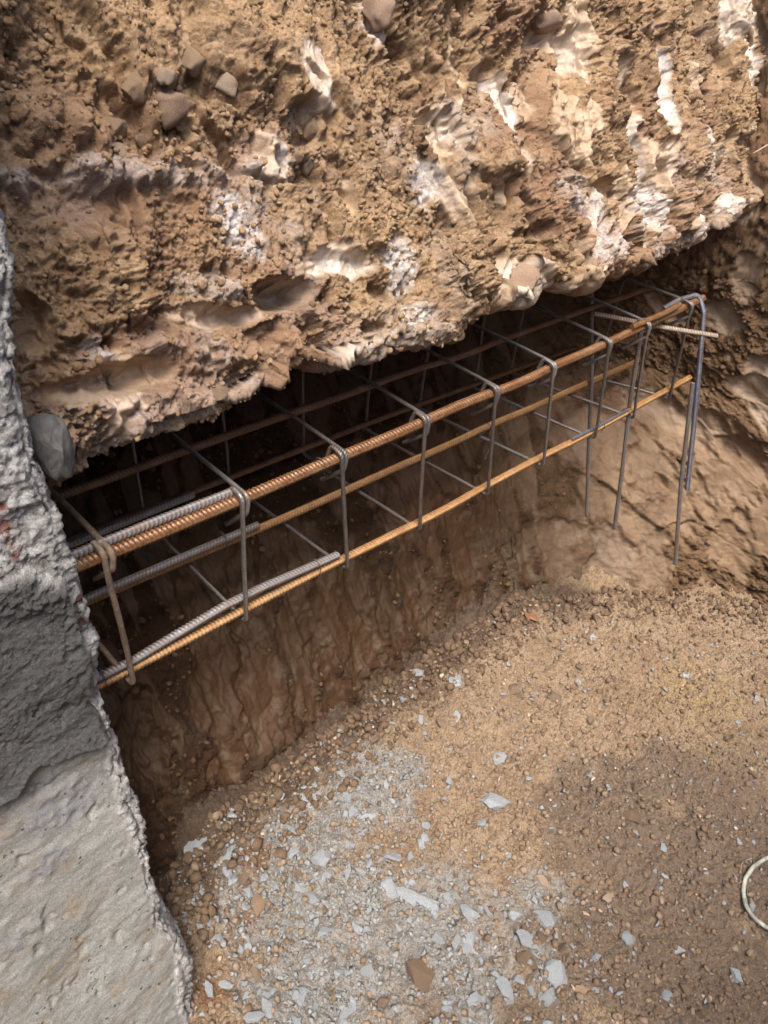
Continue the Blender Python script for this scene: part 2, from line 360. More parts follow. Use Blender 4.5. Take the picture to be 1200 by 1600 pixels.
    h += rough * (lumps(warp[:, 0], warp[:, 1], 55, 61) - .5) * .012 * coarse
    h += rough * (lumps(A + .01 * noise(Q, 40, 5), B, 120, 62) - .5) * .0100
    h += rough * (lumps(A + .004 * noise(Q, 150, 6), B, 240, 63) - .5) * .0070
    h += rough * fbm(Q, (110, 90, 90), 4, 64, .7) * .013
    h -= (sst(.22, .5, fbm(Q, (22, 16, 16), 4, 66)) * .030) * rough; h -= sst(.80, .97, fbm(warp, (11, 7, 7), 3, 67, ridged=True) + .25) * .018 * (1 - sm)
    h += fbm(Q, (110, 60, 60), 4, 65, .65) * .0022
    wh = np.maximum(wh, sst(.2, .65, fbm(Q, (7, 7, 7), 4, 90)) * .45)
    wh = np.maximum(wh, sst(.12, .0, B - np.interp(A, xs, ze)) * sst(-.1, .4, noise(Q, 8, 91)) * .45)
    ti = sst(.15, .5, fbm(Q, (5, 7, 7), 3, 95)) * .6 * (1 - sm); ti = np.maximum(ti, np.tile((np.arange(P.shape[1]) >= nf + nb - 8) * .9, nu))  # reddish underside soil, tinted dark so the hollow's shade is in the colour
    # calm the roof and the hidden parts
    under = (np.arange(P.shape[1]) >= nf + nb).astype(float); taper = np.ones(P.shape[1]); taper[nf + nb:] = np.clip(1 - np.arange(nr) / nr * .6, 0, 1); k_ = np.arange(P.shape[1]); taper *= 1 - .62 * np.exp(-((k_ - (nf + nb * .6)) / (nb * .6)) ** 2)
    h *= np.tile(taper, nu); wh *= np.tile(1 - under * .8, nu)
    V2 = V + N.reshape(-1, 3) * h[:, None]
    V2[:, 2] += noise(Q, (14, 1, 1), 12) * .004
    V2[:, 0] += noise(Q, 60, 14) * .002 * rough
    me = mesh_np('earth_bank', V2, grid_faces(nu, P.shape[1], flip))
    attr(me, 'smooth', sm); attr(me, 'white', wh); attr(me, 'tint', ti)
    o = link('earth_bank', me, M_BANK); tag(o, kind='structure')
    return o, V2.reshape(nu, -1, 3), N, sm.reshape(nu, -1), xs, nf
bank, BV, BN, BS, BX, BNF = build_bank()

# ------------------------------------------------------------------ clay walls of the hollow and the end of the pit
def build_clay():
    lv = {  # z: plan curve
        -.72: [(-.8, -.16), (0, -.14), (.2, -.09), (.7, -.04), (1.22, -.05), (1.58, -.26), (1.84, -.55), (2.10, -1.0), (2.3, -1.6), (2.4, -2.4)],
        -.60: [(-.8, -.10), (0, -.08), (.2, -.04), (.7, .02), (1.24, .02), (1.60, -.18), (1.88, -.47), (2.14, -.95), (2.34, -1.6), (2.44, -2.4)],
        -.30: [(-.8, .16), (0, .16), (.2, .17), (.7, .22), (1.36, .22), (1.72, .00), (1.95, -.36), (2.18, -.9), (2.36, -1.6), (2.46, -2.4)],
        -.05: [(-.8, .44), (0, .44), (.2, .44), (.7, .44), (1.50, .41), (1.84, .14), (1.99, -.28), (2.20, -.85), (2.38, -1.6), (2.48, -2.4)],
        .20: [(-.8, .62), (0, .62), (.2, .62), (.7, .62), (1.52, .58), (1.80, .16), (1.91, -.23), (2.18, -.82), (2.40, -1.6), (2.5, -2.4)],
        .45: [(-.8, .64), (0, .64), (.2, .64), (.7, .64), (1.52, .60), (1.73, .12), (1.84, -.20), (2.16, -.85), (2.42, -1.6), (2.52, -2.4)],
        1.30: [(-.8, .64), (0, .64), (.2, .64), (.7, .64), (1.62, .70), (1.81, .40), (1.92, -.08), (2.26, -.8), (2.46, -1.6), (2.56, -2.4)]}
    zs = sorted(lv); C = np.array([lv[z] for z in zs])            # nz x 10 x 2
    # smooth spline along the curve
    def cr(p, n):                                                  # Catmull-Rom, p: k x d
        q = np.concatenate([[2 * p[0] - p[1]], p, [2 * p[-1] - p[-2]]]); out = []
        for t in n:
            i = min(int(t), len(p) - 2); f = t - i; a, b, c, d = q[i], q[i + 1], q[i + 2], q[i + 3]
            out.append(.5 * (2 * b + (c - a) * f + (2 * a - 5 * b + 4 * c - d) * f * f + (3 * b - a - 3 * c + d) * f ** 3))
        return np.array(out)
    ts = np.concatenate([np.arange(0, .95, .05), np.arange(.95, 1.9, .012), np.arange(1.9, 2.9, .0055), np.arange(2.9, 4, .0055), np.arange(4, 7, .0105), np.arange(7, 9.001, .05)])
    zv = np.concatenate([np.arange(-.72, .30, .0026), np.arange(.30, .95, .007), np.arange(.95, 1.32, .03)])
    G = np.array([cr(c, ts) for c in C])                           # nz x nt x 2
    P = np.zeros((len(ts), len(zv), 3))
    for d in (0, 1):
        for i in range(len(ts)): P[i, :, d] = np.interp(zv, zs, G[:, i, d])
    for _ in range(14): P[:, 1:-1, :2] = (P[:, :-2, :2] + P[:, 2:, :2] + 2 * P[:, 1:-1, :2]) / 4
    P[:, :, 2] = zv[None, :]
    N = grid_normals(P); flip = False
    if N[len(ts) // 3, 100, 1] > 0: N = -N; flip = True
    A = arclen(P, 0).ravel(); B = P[:, :, 2].ravel(); V = P.reshape(-1, 3); Q = np.stack([A, B, V[:, 2] * 0], 1)
    xx, yy = V[:, 0], V[:, 1]
    end = sst(1.45, 1.75, xx)                                       # the end wall
    warp = Q + np.stack([noise(Q, 5, 141), noise(Q, 5, 142), Q[:, 0] * 0], 1) * .03 + np.stack([noise(Q, 40, 143), noise(Q, 40, 144), Q[:, 0] * 0], 1) * .005
    h = fbm(Q, 4, 2, 111) * .018
    # back wall: tall shovel facets
    d1, d2, a, b, c, ox, oy = worley(warp[:, 0], warp[:, 1], (11, 4.2), 121)
    h1 = .016 * (a - .5) * sst(0, .12, d2 - d1) + .006 * fbm(Q, (14, 3.0, 1), 3, 130, ridged=True) + .003 * fbm(Q, (50, 9, 1), 3, 131); s1 = (a * 5 % 1 > .25) * sst(.02, .12, d2 - d1 + .06 * noise(Q, 60, 9))
    d1, d2, a, b, c, ox, oy = worley(warp[:, 0] * 1, warp[:, 1], (24, 9), 122)
    h1 += .008 * (a - .5) * sst(0, .14, d2 - d1); s1 = s1 * (a > .08)
    # end wall: wide slices running down to the left, crumbly steps between them
    ca, sa = math.cos(R(28)), math.sin(R(28)); U = warp[:, 0] * ca - warp[:, 1] * sa; W = warp[:, 0] * sa + warp[:, 1] * ca
    d1, d2, a, b, c, ox, oy = worley(U, W, (2.8, 6.0), 125)
    h2 = .026 * ((a - .5) + (c - .5) * oy * .7 + (b - .5) * ox * .3) * sst(0, .05, d2 - d1); s2 = (b * 3 % 1 > .2) * sst(.03, .15, d2 - d1 + .06 * noise(Q, 50, 9))
    h += h1 * (1 - end) + h2 * end; sm = s1 * (1 - end) + s2 * end
    upper = end * sst(-.17, -.09, B + .05 * noise(Q, 9, 7)); sm = sm * (1 - upper * .9)
    h += upper * .03
    wh = np.zeros(len(V)); ct = np.zeros(len(V)); dm = np.zeros(len(V))
    low = sst(-.40, -.56, B + .05 * noise(Q, 12, 8)); sm *= (1 - .75 * low)
    def at(u, v, lo=True):
        # nearest wall vertex to that line of sight
        d = ray(u, v); rel = V - CAM; t = rel @ d / (d @ d); e = np.linalg.norm(rel - t[:, None] * d, axis=1) / np.maximum(t, .1)
        i = int(np.argmin(e + (t < .3) * 9)); return A[i], B[i], mpp(V[i])
    for i, (u, v, aa, bb_, ang, dp, s_, w_) in enumerate([
            (1142, 482, 22, 26, 10, .02, 1, 0), (1180, 590, 34, 46, -10, .028, 1, 0), (1085, 662, 70, 24, -4, .035, 1, 0), (1040, 470, 30, 20, -20, .02, 1, 0),
            (1130, 740, 80, 34, 28, .02, 1, 0), (1010, 730, 46, 30, 25, .02, 1, 0), (1050, 790, 60, 26, 30, .02, 1, 0), (870, 860, 50, 50, 60, .03, 1, .1), (960, 900, 60, 30, 60, .03, .9, .25),
            (1020, 890, 24, 50, -30, .02, .9, .1), (1180, 420, 20, 34, 0, .02, 1, 0), (1180, 130, 16, 70, 0, .03, 1, .2), (1175, 300, 16, 40, 0, .02, 1, .3), (1185, 720, 20, 50, 30, .02, 1, 0),
            (1150, 850, 50, 30, 30, .02, .9, 0), (1100, 940, 40, 18, 20, .015, .9, 0),
            (225, 1150, 34, 60, 0, .05, 1, 0), (330, 1060, 40, 90, -20, .02, 1, 0), (400, 1060, 30, 110, -12, .025, 1, 0), (470, 1000, 34, 90, -10, .02, 1, 0), (560, 960, 30, 100, -8, .02, 1, 0),
            (640, 900, 26, 90, -6, .02, 1, 0), (720, 860, 30, 70, 0, .02, 1, 0), (330, 880, 60, 30, -20, .03, 1, 0), (460, 860, 46, 30, -10, .02, 1, 0), (620, 760, 40, 40, 0, .02, 1, 0), (520, 1090, 20, 50, -15, .015, 1, 0),
            (800, 880, 10, 60, -8, .0, .3, 1.), (775, 880, 8, 50, -8, .0, .2, .9), (770, 940, 10, 40, -12, 0, .2, 1.), (600, 1095, 10, 36, -14, 0, .3, 1.), (565, 1120, 8, 34, -14, 0, .3, 1.), (635, 1040, 7, 24, 0, 0, .3, 1.), (480, 1165, 18, 34, -10, 0, .4, .9), (690, 960, 12, 40, -10, 0, .2, .7), (430, 1210, 12, 40, -20, 0, .3, .6), (725, 1005, 18, 12, 0, 0, 1, .9)]):
        p, q, mp = at(u, v); stamp(h, sm, wh, A, B, p, q, aa * mp * 1.25, bb_ * mp * 1.25, ang, dp * (.9 if u > 900 else .6), s_, w_, 300 + i)
        if i in (0, 1, 2, 3, 10, 11, 12): stamp(dm, ct, dm.copy(), A, B, p, q, aa * mp * 1.22, bb_ * mp * 1.22, ang, .0, (.6, .7, .3, .2)[i] if i < 4 else .5, 0, 300 + i)
    rough = 1 - .95 * sm
    rough = rough * (1 - .62 * upper)
    crumb = .6 + .6 * np.maximum(upper, low) + .3 * end
    h += rough * (lumps(warp[:, 0], warp[:, 1], 38, 161) - .5) * .022 * crumb
    h += rough * (lumps(A, B, 85, 162) - .5) * .012 * crumb
    h += rough * (lumps(A, B, 190, 163) - .5) * .006 * crumb
    h += rough * fbm(Q, 60, 4, 164, .7) * .014 * crumb
    h += sm * (fbm(Q, (150, 9, 1), 2, 165) * .0012 + fbm(Q, 70, 4, 168, .65) * .0022) + fbm(Q, 38, 5, 169, .65) * .006 * (1 - .65 * sm)
    wh = np.maximum(wh, sst(-.30, -.5, B) * sst(.12, .5, fbm(Q, (34, 12, 1), 4, 166)) * .8 * (1 - end))
    ti = sst(.1, .5, fbm(Q, 6, 3, 167)) * .35
    V2 = V + N.reshape(-1, 3) * h[:, None]
    me = mesh_np('clay_wall', V2, grid_faces(len(ts), len(zv), flip)); attr(me, 'smooth', sm); attr(me, 'white', wh); attr(me, 'tint', ti); attr(me, 'cut', ct); attr(me, 'damp_shade', 1 - sst(1.25, 1.75, xx + .12 * noise(Q, 5, 170)))
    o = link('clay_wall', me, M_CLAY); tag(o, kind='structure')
    return o, V2, N.reshape(-1, 3), sm
clay, CV, CN, CS = build_clay()

# ------------------------------------------------------------------ pit floor
FZ = -.6
def blobs(X, Y, L):
    v = np.zeros(len(X))
    for (u, w_, r, a) in L:
        p = on_z(u, w_, FZ); rr = r * mpp(p) * 1.25; v = np.maximum(v, a * np.exp(-((X - p[0]) ** 2 + (Y - p[1]) ** 2) / (rr * rr)))
    return v
GREY = [(560, 1230, 80, .9), (470, 1330, 90, 1), (400, 1420, 90, .9), (560, 1400, 90, 1), (660, 1440, 90, 1), (500, 1540, 120, 1), (720, 1520, 90, .9), (840, 1440, 70, .6), (870, 1520, 60, .7), (330, 1330, 60, .8), (620, 1200, 50, .8)]
BROWN = [(950, 1250, 90, .9), (1100, 1220, 90, .9), (1180, 1340, 110, 1), (1050, 1350, 110, 1), (950, 1480, 100, .9), (1080, 1500, 130, 1), (1180, 1560, 120, 1), (850, 1590, 90, .7), (700, 1600, 50, .5), (880, 1330, 50, .6)]
YEL = [(1100, 1090, 70, .7), (1130, 1150, 60, .5), (1030, 1120, 60, .3)]
RUST = [(400, 1345, 30, .8), (385, 1440, 30, .7), (330, 1560, 32, .8), (640, 1340, 40, .4), (560, 1290, 40, .45), (800, 1350, 50, .35), (450, 1290, 30, .5), (300, 1430, 30, .5)]
def build_floor():
    def axis(a, b, lo, hi, s, o):
        return np.concatenate([np.arange(a, lo, o), np.arange(lo, hi, s), np.arange(hi, b, o)])
    xs = [-.12]
    while xs[-1] < 2.0: xs.append(xs[-1] + .0019 + .0007 * max(0, xs[-1]))
    xs = np.concatenate([np.arange(-1.6, -.13, .03), xs, np.arange(2.02, 3., .04)])
    ys = axis(-2.6, .45, -1.05, .10, .0025, .03)
    X, Y = np.meshgrid(xs, ys, indexing='ij'); A, B = X.ravel(), Y.ravel(); Q = np.stack([A, B, A * 0], 1)
    g = sst(.25, .75, blobs(A, B, GREY) + .5 * fbm(Q, 11, 6, 201, .6)); br = sst(.3, .7, blobs(A, B, BROWN) + .55 * fbm(Q, 9, 6, 202, .6)) * .9
    ye = sst(.2, .8, blobs(A, B, YEL) + .55 * fbm(Q, 14, 6, 203, .65)) * .7; ru = sst(.25, .75, blobs(A, B, RUST) + .3 * fbm(Q, 22, 4, 204) - .05)
    h = fbm(Q, 3, 4, 210) * .03
    # debris banked against the foot of the wall
    foot = np.interp(A, [-1, 0, .2, .7, 1.24, 1.6, 1.88, 2.14, 2.4], [-.10, -.08, -.04, .02, .02, -.18, -.47, -.95, -1.6])
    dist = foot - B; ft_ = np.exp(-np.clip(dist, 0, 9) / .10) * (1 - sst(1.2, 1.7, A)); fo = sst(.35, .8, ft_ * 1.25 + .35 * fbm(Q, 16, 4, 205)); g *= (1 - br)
    h += np.exp(-np.clip(dist, 0, 9) / .09) * .035 * (.6 + 1.0 * fbm(Q, 8, 4, 211))
    h += np.exp(-((A - .19) ** 2 + (B + .03) ** 2) / .006) * .07
    warp = Q + np.stack([noise(Q, 25, 21), noise(Q, 25, 22), A * 0], 1) * .008
    near = np.exp(-np.clip(dist, 0, 9) / .18)
    k = .55 + .55 * sst(-.1, .4, fbm(Q, 6, 3, 212)) + .9 * near
    k = k * (1 - .35 * g)
    h += (lumps(warp[:, 0], warp[:, 1], 42, 221) - .5) * .016 * k * sst(-.05, .15, fbm(Q, 9, 3, 8))
    h += (lumps(warp[:, 0], warp[:, 1], 85, 222) - .5) * .012 * k
    h += (lumps(A, B, 170, 223) - .5) * .0070 * k
    h += (lumps(A, B, 330, 224) - .5) * .0026
    h += fbm(Q, 38, 5, 225, .72) * .018
    V = np.stack([A, B, FZ + h], 1)
    me = mesh_np('ground', V, grid_faces(len(xs), len(ys)))
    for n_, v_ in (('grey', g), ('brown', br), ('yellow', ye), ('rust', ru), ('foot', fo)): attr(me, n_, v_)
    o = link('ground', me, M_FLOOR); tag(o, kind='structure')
    H = V[:, 2].reshape(len(xs), len(ys))
    def hz(x, y):
        i = int(np.clip(np.searchsorted(xs, x), 1, len(xs) - 1)); j = int(np.clip(np.searchsorted(ys, y), 1, len(ys) - 1)); return float(H[i, j])
    return o, hz
ground, GZ = build_floor()
# the yard above the pit, and the far side of the pit behind the camera
def slab(name, pts, mat):
    me = mesh_np(name, np.array(pts, float), np.array([[0, 1, 2, 3]])); attr(me, 'smooth', np.zeros(4)); attr(me, 'white', np.zeros(4)); attr(me, 'tint', np.zeros(4))
    return tag(link(name, me, mat), kind='structure')
yb = FS * (1.3 - .46)
slab('yard_ground', [(-30, yb, 1.30), (30, yb, 1.30), (30, 30, 1.30), (-30, 30, 1.30)], M_BANK)
slab('yard_ground', [(-30, -30, 1.302), (30, -30, 1.302), (30, -1.6, 1.302), (-30, -1.6, 1.302)], M_BANK)
slab('opposite_pit_wall', [(-30, -1.6, 1.3), (30, -1.6, 1.3), (30, -1.45, -.75), (-30, -1.45, -.75)], M_CLAY)

# ------------------------------------------------------------------ concrete of the section already cast
def build_concrete():
    root = empty('concrete_wall', (-.1, -.3, -.6)); tag(root, 'grey cast concrete wall end in the left foreground with a jagged broken edge', 'concrete wall')
    # right-hand edge, seen in the photo, taken back onto the leaning front
    yf_t = [(-.75, -.345), (-.6, -.31), (-.3, -.205), (-.05, -.125), (.1, -.10), (.35, -.09), (1.2, -.03)]
    E_ = []
    for (u, v) in ((-20, 200), (2, 285), (12, 340), (30, 400), (36, 450), (30, 520), (38, 600), (50, 660), (68, 720), (76, 765), (92, 800), (104, 860), (112, 910), (128, 955), (132, 975), (150, 1030), (152, 1070), (140, 1085), (150, 1100), (178, 1140), (190, 1180), (204, 1230), (204, 1255), (222, 1290), (236, 1340), (240, 1390), (252, 1430), (272, 1460), (290, 1520), (297, 1570), (304, 1600), (312, 1700)):
        y = -.15
        for _ in range(12):
            p = on_y(u, v, y); y = .5 * y + .5 * float(np.interp(p[2], [a for a, b in yf_t], [b for a, b in yf_t]))
        E_.append((p[2], p[0]))
    E_ = np.array(sorted(E_))
    zv = np.arange(-.72, 1.2, .0032)
    xe = np.interp(zv, E_[:, 0], E_[:, 1]); q = np.stack([zv, zv * 0, zv * 0], 1)
    xe = xe + fbm(q, 14, 3, 1) * .006 + fbm(q, 50, 3, 2) * .0035
    yf = np.interp(zv, [a for a, b in yf_t], [b for a, b in yf_t])
    for _ in range(30): yf[1:-1] = (yf[:-2] + yf[2:] + 2 * yf[1:-1]) / 4
    ua = np.concatenate([np.arange(-1.5, -.42, .04), np.arange(-.42, -.0001, .0028)]); uo = np.concatenate([np.arange(.0, .06, .0025), np.arange(.06, .55, .02)])
    nu = len(ua) + len(uo); P = np.zeros((nu, len(zv), 3)); P[:, :, 2] = zv
    P[:len(ua), :, 0] = ua[:, None] + xe[None, :] * sst(-.5, 0, ua)[:, None]; P[:len(ua), :, 1] = yf[None, :]
    P[len(ua):, :, 0] = xe[None, :] + .010 * (1 - np.exp(-uo / .02))[:, None]; P[len(ua):, :, 1] = yf[None, :] + uo[:, None] + .004
    N = grid_normals(P); flip = False
    if N[20, 100, 1] > 0: N = -N; flip = True
    A = arclen(P, 0).ravel(); B = P[:, :, 2].ravel(); V = P.reshape(-1, 3); Q = np.stack([A, B, A * 0], 1)
    edge = (np.concatenate([-ua, -uo]))[:, None] * np.ones(len(zv))[None, :]; edge = edge.ravel()     # >0 on the front, distance to the edge
    wv = noise(Q, 14, 31) * .5 + noise(Q, 45, 32) * .35
    strip = np.interp(B, [-.72, -.5, -.3, -.12, -.04, .05, .2, .28, .34, .45, .8], [.022, .02, .016, .018, .02, .006, .014, .06, .30, .40, .40])
    br = np.maximum(1 - sst(.75, 1.15, edge / (strip * (1 + .9 * wv))), edge < 0)
    mt, mb = .31, .015                                             # the dark mortar band, rough and standing proud
    zb = B + .035 * noise(Q, 9, 33) + .015 * noise(Q, 40, 34) + edge * -.25 + .02
    mo = sst(mb - .006, mb + .004, zb) * (1 - sst(mt - .03, mt, zb)) * sst(.004, .012, edge); mo = mo * (1 - br * (edge < .012))
    stn = np.zeros(len(V))
    for (u, v, a_, b_) in ((110, 1255, 60, 20), (75, 1350, 26, 12), (20, 1470, 30, 10), (200, 1180, 14, 30), (60, 1230, 60, 8)):
        y = -.2
        for _ in range(8): p = on_y(u, v, y); y = .5 * y + .5 * float(np.interp(p[2], [a for a, b in yf_t], [b for a, b in yf_t]))
        stn = np.maximum(stn, np.exp(-(((V[:, 0] - p[0]) / (a_ * .0009)) ** 2 + ((B - p[2]) / (b_ * .0014)) ** 2)) * (.5 + 1.3 * (fbm(Q, 60, 3, 35) > -.05)))
    stn = np.clip(stn, 0, 1)
    h = fbm(Q, 6, 3, 36) * .010 + fbm(Q, (30, 50, 1), 5, 37, .7) * .0036 - sst(.45, .6, fbm(Q, 40, 3, 45)) * .004
    h += mo * (.012 + fbm(Q, 14, 5, 38, .6) * .0035 + (lumps(A + .004 * noise(Q, 150, 6), B, 170, 39) - .5) * .0028 + (lumps(A, B, 330, 40) - .5) * .0022)
    h += mo * np.exp(-np.clip(zb - mb, 0, 1) / .02) * .010
    h += br * ((lumps(A + .01 * noise(Q, 60, 5), B, 40, 41) - .5) * .005 + (lumps(A + .006 * noise(Q, 90, 5), B, 130, 42) - .5) * .006 + (lumps(A, B, 280, 46) - .5) * .0045 + fbm(Q, 16, 5, 43, .7) * .007)
    h -= np.clip(1 - edge / .014, 0, 1) * (edge > 0) * .010 * (1 + wv)
    h += stn * .004 * (fbm(Q, 90, 2, 44) + .4)
    V2 = V + N.reshape(-1, 3) * h[:, None] - np.array(root.location)
    me = mesh_np('cast_face', V2, grid_faces(nu, len(zv), flip)); attr(me, 'mortar', mo); attr(me, 'broken', br * (1 - mo)); attr(me, 'stain', stn * (1 - mo))
    link('cast_face', me, M_CONC, root)
    return root
conc = build_concrete()

# ------------------------------------------------------------------ rebars
def path_resample(pts, step, rad=0.):
    """polyline with corners rounded by rad, resampled evenly"""
    p = [np.array(a, float) for a in pts]; out = [p[0]]
    for i in range(1, len(p) - 1):
        a, b, c = p[i - 1], p[i], p[i + 1]; u = (a - b); v = (c - b); lu, lv = np.linalg.norm(u), np.linalg.norm(v); u /= lu; v /= lv
        ang = math.acos(float(np.clip(u @ v, -1, 1)))
        if rad <= 0 or ang > 3.05: out.append(b); continue
        d = min(rad / math.tan(ang / 2), lu * .49, lv * .49); s_, e_ = b + u * d, b + v * d
        for t in np.linspace(0, 1, 9): out.append((1 - t) ** 2 * s_ + 2 * t * (1 - t) * (b * .75 + (s_ + e_) * .125) + t * t * e_)
    out.append(p[-1]); out = np.array(out); L = np.r_[0, np.cumsum(np.linalg.norm(np.diff(out, axis=0), axis=1))]
    n = max(2, int(L[-1] / step)); t = np.linspace(0, L[-1], n)
    return np.stack([np.interp(t, L, out[:, k]) for k in range(3)], 1), t
def tube(name, pts, r, step=.002, sides=10, corner=0., rib=0., pitch=.0066, slant=.5, phase=0., bow=0., wob=0., spin=0.):
    Pp, t = path_resample(pts, step, corner)
    if wob:
        Q = np.stack([t, t * 0 + phase, t * 0], 1); Pp = Pp + np.stack([noise(Q, 6, 1), noise(Q, 6, 2), noise(Q, 6, 3)], 1) * wob * np.sin(np.pi * np.clip(t / t[-1], 0, 1))[:, None]
    T = np.gradient(Pp, axis=0); T /= np.linalg.norm(T, axis=1, keepdims=True)
    n0 = np.cross(T[0], (0, 0, 1) if abs(T[0][2]) < .9 else (1, 0, 0)); n0 /= np.linalg.norm(n0); Ns = [n0]
    for i in range(1, len(T)):
        n = Ns[-1] - T[i] * (Ns[-1] @ T[i]); Ns.append(n / np.linalg.norm(n))
    Ns = np.array(Ns); Bs = np.cross(T, Ns)
    th = np.arange(sides) / sides * 2 * math.pi
    rr = np.full((len(t), sides), r)
    RB = np.ones((len(t), sides))
    if rib > 0:
        side = np.sin(th + spin + phase)[None, :]; f = ((t[:, None] + slant * pitch * (np.abs(((th + spin + phase) % (math.pi)) / math.pi))[None, :] * np.sign(side) * 1.6 + (side < 0) * pitch * .5) / pitch) % 1.0
        pulse = np.clip(1 - np.abs(f - .5) / .26, 0, 1); pulse = pulse * pulse * (3 - 2 * pulse)
        rr = rr + rib * pulse * np.clip(np.abs(side) * 1.5, 0, 1) + rib * .7 * (np.abs(np.cos(th + spin + phase)) > .97)[None, :]
    if rib > 0: RB = np.clip((rr - r) / (rib * .8), 0, 1)
    V = Pp[:, None, :] + rr[:, :, None] * (np.cos(th)[None, :, None] * Ns[:, None, :] + np.sin(th)[None, :, None] * Bs[:, None, :])
    n = len(t); V = np.concatenate([V.reshape(-1, 3), Pp[:1], Pp[-1:]]); i = np.arange(n - 1)[:, None]; j = np.arange(sides)[None, :]; j2 = (j + 1) % sides
    F = np.stack([(i * sides + j).ravel(), ((i + 1) * sides + j).ravel(), ((i + 1) * sides + j2).ravel(), (i * sides + j2).ravel()], 1)
    me = bpy.data.meshes.new(name); j = np.arange(sides); caps = [[int(a), int((a + 1) % sides), n * sides] for a in j] + [[int((n - 1) * sides + (a + 1) % sides), int((n - 1) * sides + a), n * sides + 1] for a in j]
    nf, nc = len(F), len(caps); me.vertices.add(len(V)); me.vertices.foreach_set('co', V.astype(np.float32).ravel())
    me.loops.add(nf * 4 + nc * 3); me.loops.foreach_set('vertex_index', np.concatenate([F.ravel(), np.array(caps).ravel()]).astype(np.int32))
    me.polygons.add(nf + nc); me.polygons.foreach_set('loop_start', np.concatenate([np.arange(nf) * 4, nf * 4 + np.arange(nc) * 3]).astype(np.int32))
    me.polygons.foreach_set('loop_total', np.concatenate([np.full(nf, 4), np.full(nc, 3)]).astype(np.int32))
    me.polygons.foreach_set('use_smooth', np.concatenate([np.ones(nf, bool), np.zeros(nc, bool)])); me.update(calc_edges=True)
    attr(me, 'rib', np.concatenate([RB.ravel(), [1., 1.]]))
    return me

cage = empty('rebar_cage', (.9, .15, -.03)); tag(cage, 'long rusty rebar cage with steel stirrups set in the dug-out hollow under the earth bank', 'rebar cage')
CO = np.array(cage.location)
def part(name, me, mat, root, label=None):
    o = link(name, me, mat, root); me.transform(Matrix.Translation(-Vector(root.location)))
    if label: o['label'] = label
    return o
part('longitudinal_bar', tube('top_front_bar', [(-.05, .002, .221), (.29, .0, .219), (.87, .0, .226), (1.25, 0, .228), (1.69, .004, .246)], .0084, .0010, 14, 0, .0020, .0072, .9, wob=.003), M_RUST_DARK, cage, 'thick dark rusty top front bar')
part('longitudinal_bar', tube('bottom_front_bar', [(-.05, .002, -.028), (.3, 0, -.024), (.71, 0, -.029), (1.3, 0, -.027), (1.805, 0, -.014)], .0072, .0011, 12, 0, .0016, .0068, .9, phase=.7, wob=.003), M_RUST_LIGHT, cage, 'bright orange rusty bottom front bar')
part('longitudinal_bar', tube('bottom_middle_bar', [(-.05, .163, -.015), (.5, .152, -.017), (1.1, .150, -.016), (1.75, .143, -.016)], .0072, .0012, 12, 0, .0016, .0068, .9, phase=1.4, wob=.003), M_RUST_LIGHT, cage)
part('longitudinal_bar', tube('top_middle_bar', [(-.05, .150, .222), (.6, .149, .222), (1.2, .150, .218), (1.72, .155, .214)], .0068, .0022, 8, 0, .001, .0068, .9, wob=.003), M_RUST_SHADED, cage)
part('longitudinal_bar', tube('bottom_back_bar', [(-.05, .318, -.017), (.9, .318, -.017), (1.66, .300, -.02)], .0066, .0025, 8, 0, .001, .0066, .9), M_RUST_SHADED, cage)
part('longitudinal_bar', tube('top_back_bar', [(-.05, .318, .215), (.9, .318, .215), (1.66, .300, .215)], .0066, .0025, 8, 0, .001, .0066, .9), M_RUST_SHADED, cage)
XT = [.075, .290, .482, .676, .867, 1.047, 1.250, 1.407, 1.599]; XB = [.088, .298, .523, .713, .923, 1.118, 1.333, 1.506, 1.693]
ZT = [.221, .219, .222, .223, .226, .227, .228, .233, .240]
for i, (xt, xb, zt) in enumerate(zip(XT, XB, ZT)):
    rt = .0102 + .0036 + .001; rb = .0086 + .0036 + .001; jx = rng.normal(0, .002); bk = .318 + rb
    if i == 8: bk = .18
    tl, tl2 = .055 + .012 * rng.random(), .030 + .01 * rng.random()
    P = [(xt + .006, .004 + tl * .72, zt + rt * .2 - tl * .72),         # end of the lower hook, turned into the cage
         (xt + .006, -rt * 1.05, zt - rt * .55 + .006), (xt + .006, -rt * .55, zt + rt * 1.0), (xt + .005, .02, zt + rt * 1.02),
         (xt - .012 + jx, bk, zt - .001 + rt * .6)]
    P1 = [(xt - .004, .030, zt - .012 - tl * .8), (xt + .004, -rt * 1.0, zt - rt * 1.1), (xt + .006, -rt * 1.0, zt + rt * .2), (xt + .006, -rt * .8, zt + rt), (xt + .004, .030, zt + rt), (xt - .010, bk, zt + rt * .8),
          (xt + .004, bk, -.03 - rb), (xb, -rb, -.028 - rb), (xt - .004 + (xb - xt) * .1, -rt, zt - .02), (xt - .004, -rt, zt + rt * 1.1), (xt - .005, .012, zt + rt * 1.35), (xt - .006, .012 + tl2 * .2, zt - .006)]
    part('stirrup', tube('stirrup', P1, .0036 if i else .0041, .0015, 8, .009, .0008, .0044, .9, phase=i * .7, wob=.0035 + .003 * (i == 0), spin=i), M_STEEL if i else M_MUD, cage, None if i else 'leftmost stirrup, coated with dried mud')
